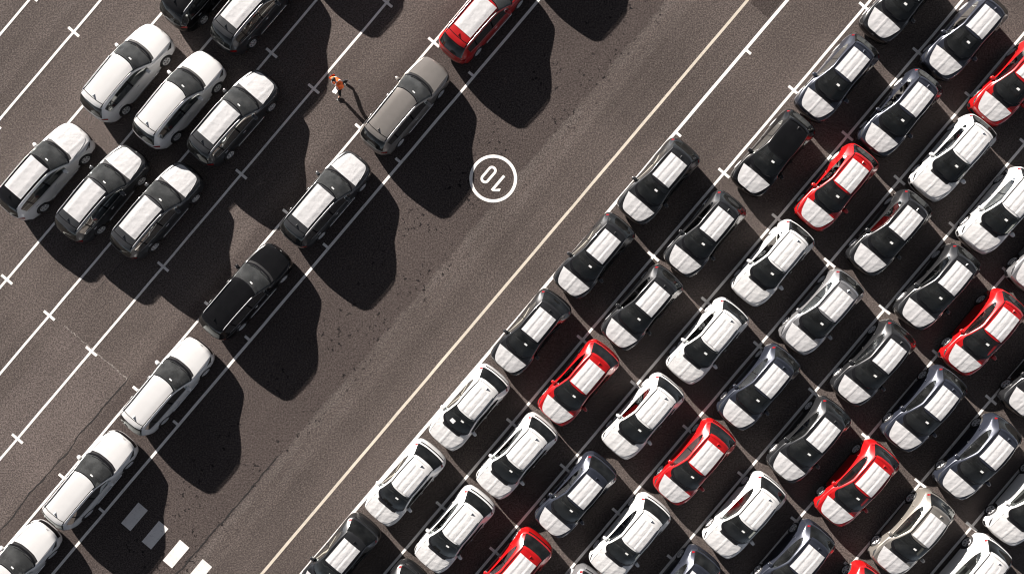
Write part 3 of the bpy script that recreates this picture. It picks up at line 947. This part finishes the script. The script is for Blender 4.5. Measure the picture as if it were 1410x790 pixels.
# ------------------------------------------------------------------ person
def skin_obj(name, verts, edges, radii, mat, parent=None, sub=1, root=0):
    me = bpy.data.meshes.new(name)
    me.from_pydata(verts, edges, [])
    me.update()
    o = bpy.data.objects.new(name, me)
    col.objects.link(o)
    o.modifiers.new('skin', 'SKIN').use_smooth_shade = True
    if not me.skin_vertices: me.attributes.new('skin', 'SKIN', 'POINT') if False else None
    sv = me.skin_vertices[0].data
    for i, r in enumerate(radii): sv[i].radius = (r, r) if isinstance(r, (int, float)) else r
    sv[root].use_root = True
    sm = o.modifiers.new('sub', 'SUBSURF'); sm.levels = sub; sm.render_levels = sub
    dg = bpy.context.evaluated_depsgraph_get()
    ev = bpy.data.meshes.new_from_object(o.evaluated_get(dg))
    bpy.data.objects.remove(o)
    ev.name = name
    ev.materials.clear()
    return link(name, ev, mat, parent, True)

def build_person():
    root = empty('person', W(1.99, -12.15), ANG + math.pi)
    V, E_, Rr = [], [], []
    def add(p, r, par=None):
        V.append(p); Rr.append(r)
        if par is not None: E_.append((par, len(V) - 1))
        return len(V) - 1
    pel = add((0, 0, .95), .13)
    sp = add((.02, 0, 1.15), .125, pel)
    ch = add((.04, 0, 1.36), (.15, .12), sp)
    nk = add((.06, 0, 1.50), .06, ch)
    nk2 = add((.075, 0, 1.56), .055, nk)
    hd = add((.09, 0, 1.66), (.085, .095), nk2)
    add((.09, 0, 1.755), (.06, .07), hd)
    ns = add((.185, 0, 1.65), .016, hd)
    joints = {}
    for sg, hip, kn, an, toe in ((1, (0, .095, .90), (.24, .10, .52), (.36, .10, .11), (.52, .11, .05)), (-1, (0, -.095, .90), (-.06, -.10, .50), (-.40, -.10, .18), (-.27, -.11, .05))):
        a = add(hip, .095, pel); b_ = add(kn, .062, a); c = add(an, .042, b_); d = add(toe, .035, c)
        joints[sg] = (hip, kn, an, toe)
    arms = {1: ((.04, .20, 1.42), (.02, .31, 1.18), (.24, .20, 1.09)), -1: ((.04, -.19, 1.42), (-.06, -.27, 1.16), (.10, -.27, .93))}
    for sg, (shd, el, wr) in arms.items():
        a = add(shd, .06, ch); b_ = add(el, .045, a); c = add(wr, .028, b_)
        dv = (Vector(wr) - Vector(el)).normalized()
        pm = Vector(wr) + dv * .07
        d = add(tuple(pm), (.036, .02), c)
        side = Vector((0, 1, 0)).cross(dv).normalized()
        for k, (off_, ln) in enumerate(((-.030, .065), (-.010, .078), (.010, .074), (.030, .055))):
            b1 = pm + side * off_ + dv * .02
            e = add(tuple(b1 + dv * ln * .5), .009, d)
            add(tuple(b1 + dv * ln * .85 + Vector((0, -sg * .02, -.012))), .008, e)
        th = add(tuple(pm + side * .045 - dv * .02), .010, c)
        add(tuple(pm + side * .055 + dv * .03), .009, th)
    body = skin_obj('body', V, E_, Rr, M['skin'], root, 1, pel)
    # orange jacket
    jv = [(0, 0, .88), (.01, 0, 1.0), (.02, 0, 1.15), (.04, 0, 1.36), (.055, 0, 1.475)]
    je = [(0, 1), (1, 2), (2, 3), (3, 4)]
    jr = [(.23, .20), (.23, .21), (.23, .20), (.25, .20), (.11, .11)]
    for sg, (shd, el, wr) in arms.items():
        k = len(jv)
        jv += [shd, el, tuple(Vector(el).lerp(Vector(wr), .85))]
        je += [(3, k), (k, k + 1), (k + 1, k + 2)]
        jr += [.13, .105, .08]
    jk = skin_obj('jacket', jv, je, jr, M['vest'], root, 2, 0)
    # reflective bands: one over each shoulder, one round the waist
    for sg in (1, -1):
        bm = bmesh.new()
        pts = []
        for k in range(13):
            a = math.pi * k / 12
            pts.append((.045 + .168 * math.cos(a), sg * .115, 1.30 + .195 * math.sin(a)))
        tube_bm(bm, [(.20, sg * .115, 1.10)] + pts + [(-.12, sg * .115, 1.10)], .030, 6)
        from_bm('reflective_band', bm, M['reflect'], jk, True)
    bm = bmesh.new()
    tube_bm(bm, [(.018 + .165 * math.cos(2 * math.pi * k / 20), .175 * math.sin(2 * math.pi * k / 20), 1.06) for k in range(21)], .028, 6)
    from_bm('reflective_band', bm, M['reflect'], jk, True)
    # trousers
    tv = [(0, 0, .95)]; te = []; tr = [.150]
    for sg in (1, -1):
        hip, kn, an, toe = joints[sg]
        k = len(tv)
        tv += [hip, kn, tuple(Vector(kn).lerp(Vector(an), 1.0))]
        te += [(0, k), (k, k + 1), (k + 1, k + 2)]
        tr += [.115, .085, .072]
    skin_obj('trousers', tv, te, tr, M['trouser'], root, 2, 0)
    for sg in (1, -1):
        hip, kn, an, toe = joints[sg]
        A, T = Vector(an), Vector(toe)
        heel = A + (A - T).normalized() * .05 + Vector((0, 0, -.045))
        s_ = skin_obj('shoe', [tuple(heel), tuple(A.lerp(T, .5) + Vector((0, 0, -.02))), tuple(T + (T - A).normalized() * .06), tuple(A)], [(0, 1), (1, 2), (0, 3)], [.045, .05, .042, .05], M['shoe'], root, 2, 1)
        bm = bmesh.new()
        d = (T - A); rot = d.to_track_quat('X', 'Z').to_matrix()
        box_bm(bm, A.lerp(T, .75) + Vector((.05, 0, -.035)), (.16, .095, .022), .008, rot)
        from_bm('sole', bm, M['sole'], s_)
    # hair: a cap over the back and crown of the head
    bm = bmesh.new()
    bmesh.ops.create_uvsphere(bm, u_segments=20, v_segments=14, radius=1)
    for v_ in bm.verts: v_.co = Vector((.075 + v_.co.x * .115, v_.co.y * .098, 1.705 + v_.co.z * .105))
    bmesh.ops.delete(bm, geom=[v_ for v_ in bm.verts if v_.co.z < 1.64 or (v_.co.x > .15 and v_.co.z < 1.73)], context='VERTS')
    from_bm('hair', bm, M['hair'], root, True)
    for sg in (1, -1):
        bm = bmesh.new()
        bmesh.ops.create_uvsphere(bm, u_segments=8, v_segments=6, radius=.012)
        for v_ in bm.verts: v_.co += Vector((.170, sg * .034, 1.675))
        from_bm('eye', bm, M['eye'], root)
        bm = bmesh.new()
        box_bm(bm, (.085, sg * .098, 1.66), (.045, .02, .06), .008)
        from_bm('ear', bm, M['skin'], root)
    tag(root, 'person in orange high visibility jacket and black trousers walking between cars', 'person')
    # papers in the left hand
    hand = Vector(arms[1][2]) + (Vector(arms[1][2]) - Vector(arms[1][1])).normalized() * .12
    bm = bmesh.new()
    box_bm(bm, (0, 0, 0), (.32, .23, .008), .002)
    pp = from_bm('clipboard', bm, M['paper'], None)
    wm = Matrix.Translation(W(1.99, -12.15)) @ Matrix.Rotation(ANG + math.pi, 4, 'Z')
    pp.location = wm @ (hand + Vector((.0, .0, .03)))
    pp.rotation_euler = (R(14), R(-10), ANG + math.pi + R(10))
    tag(pp, 'white clipboard of papers held by the walking person', 'clipboard')
build_person()
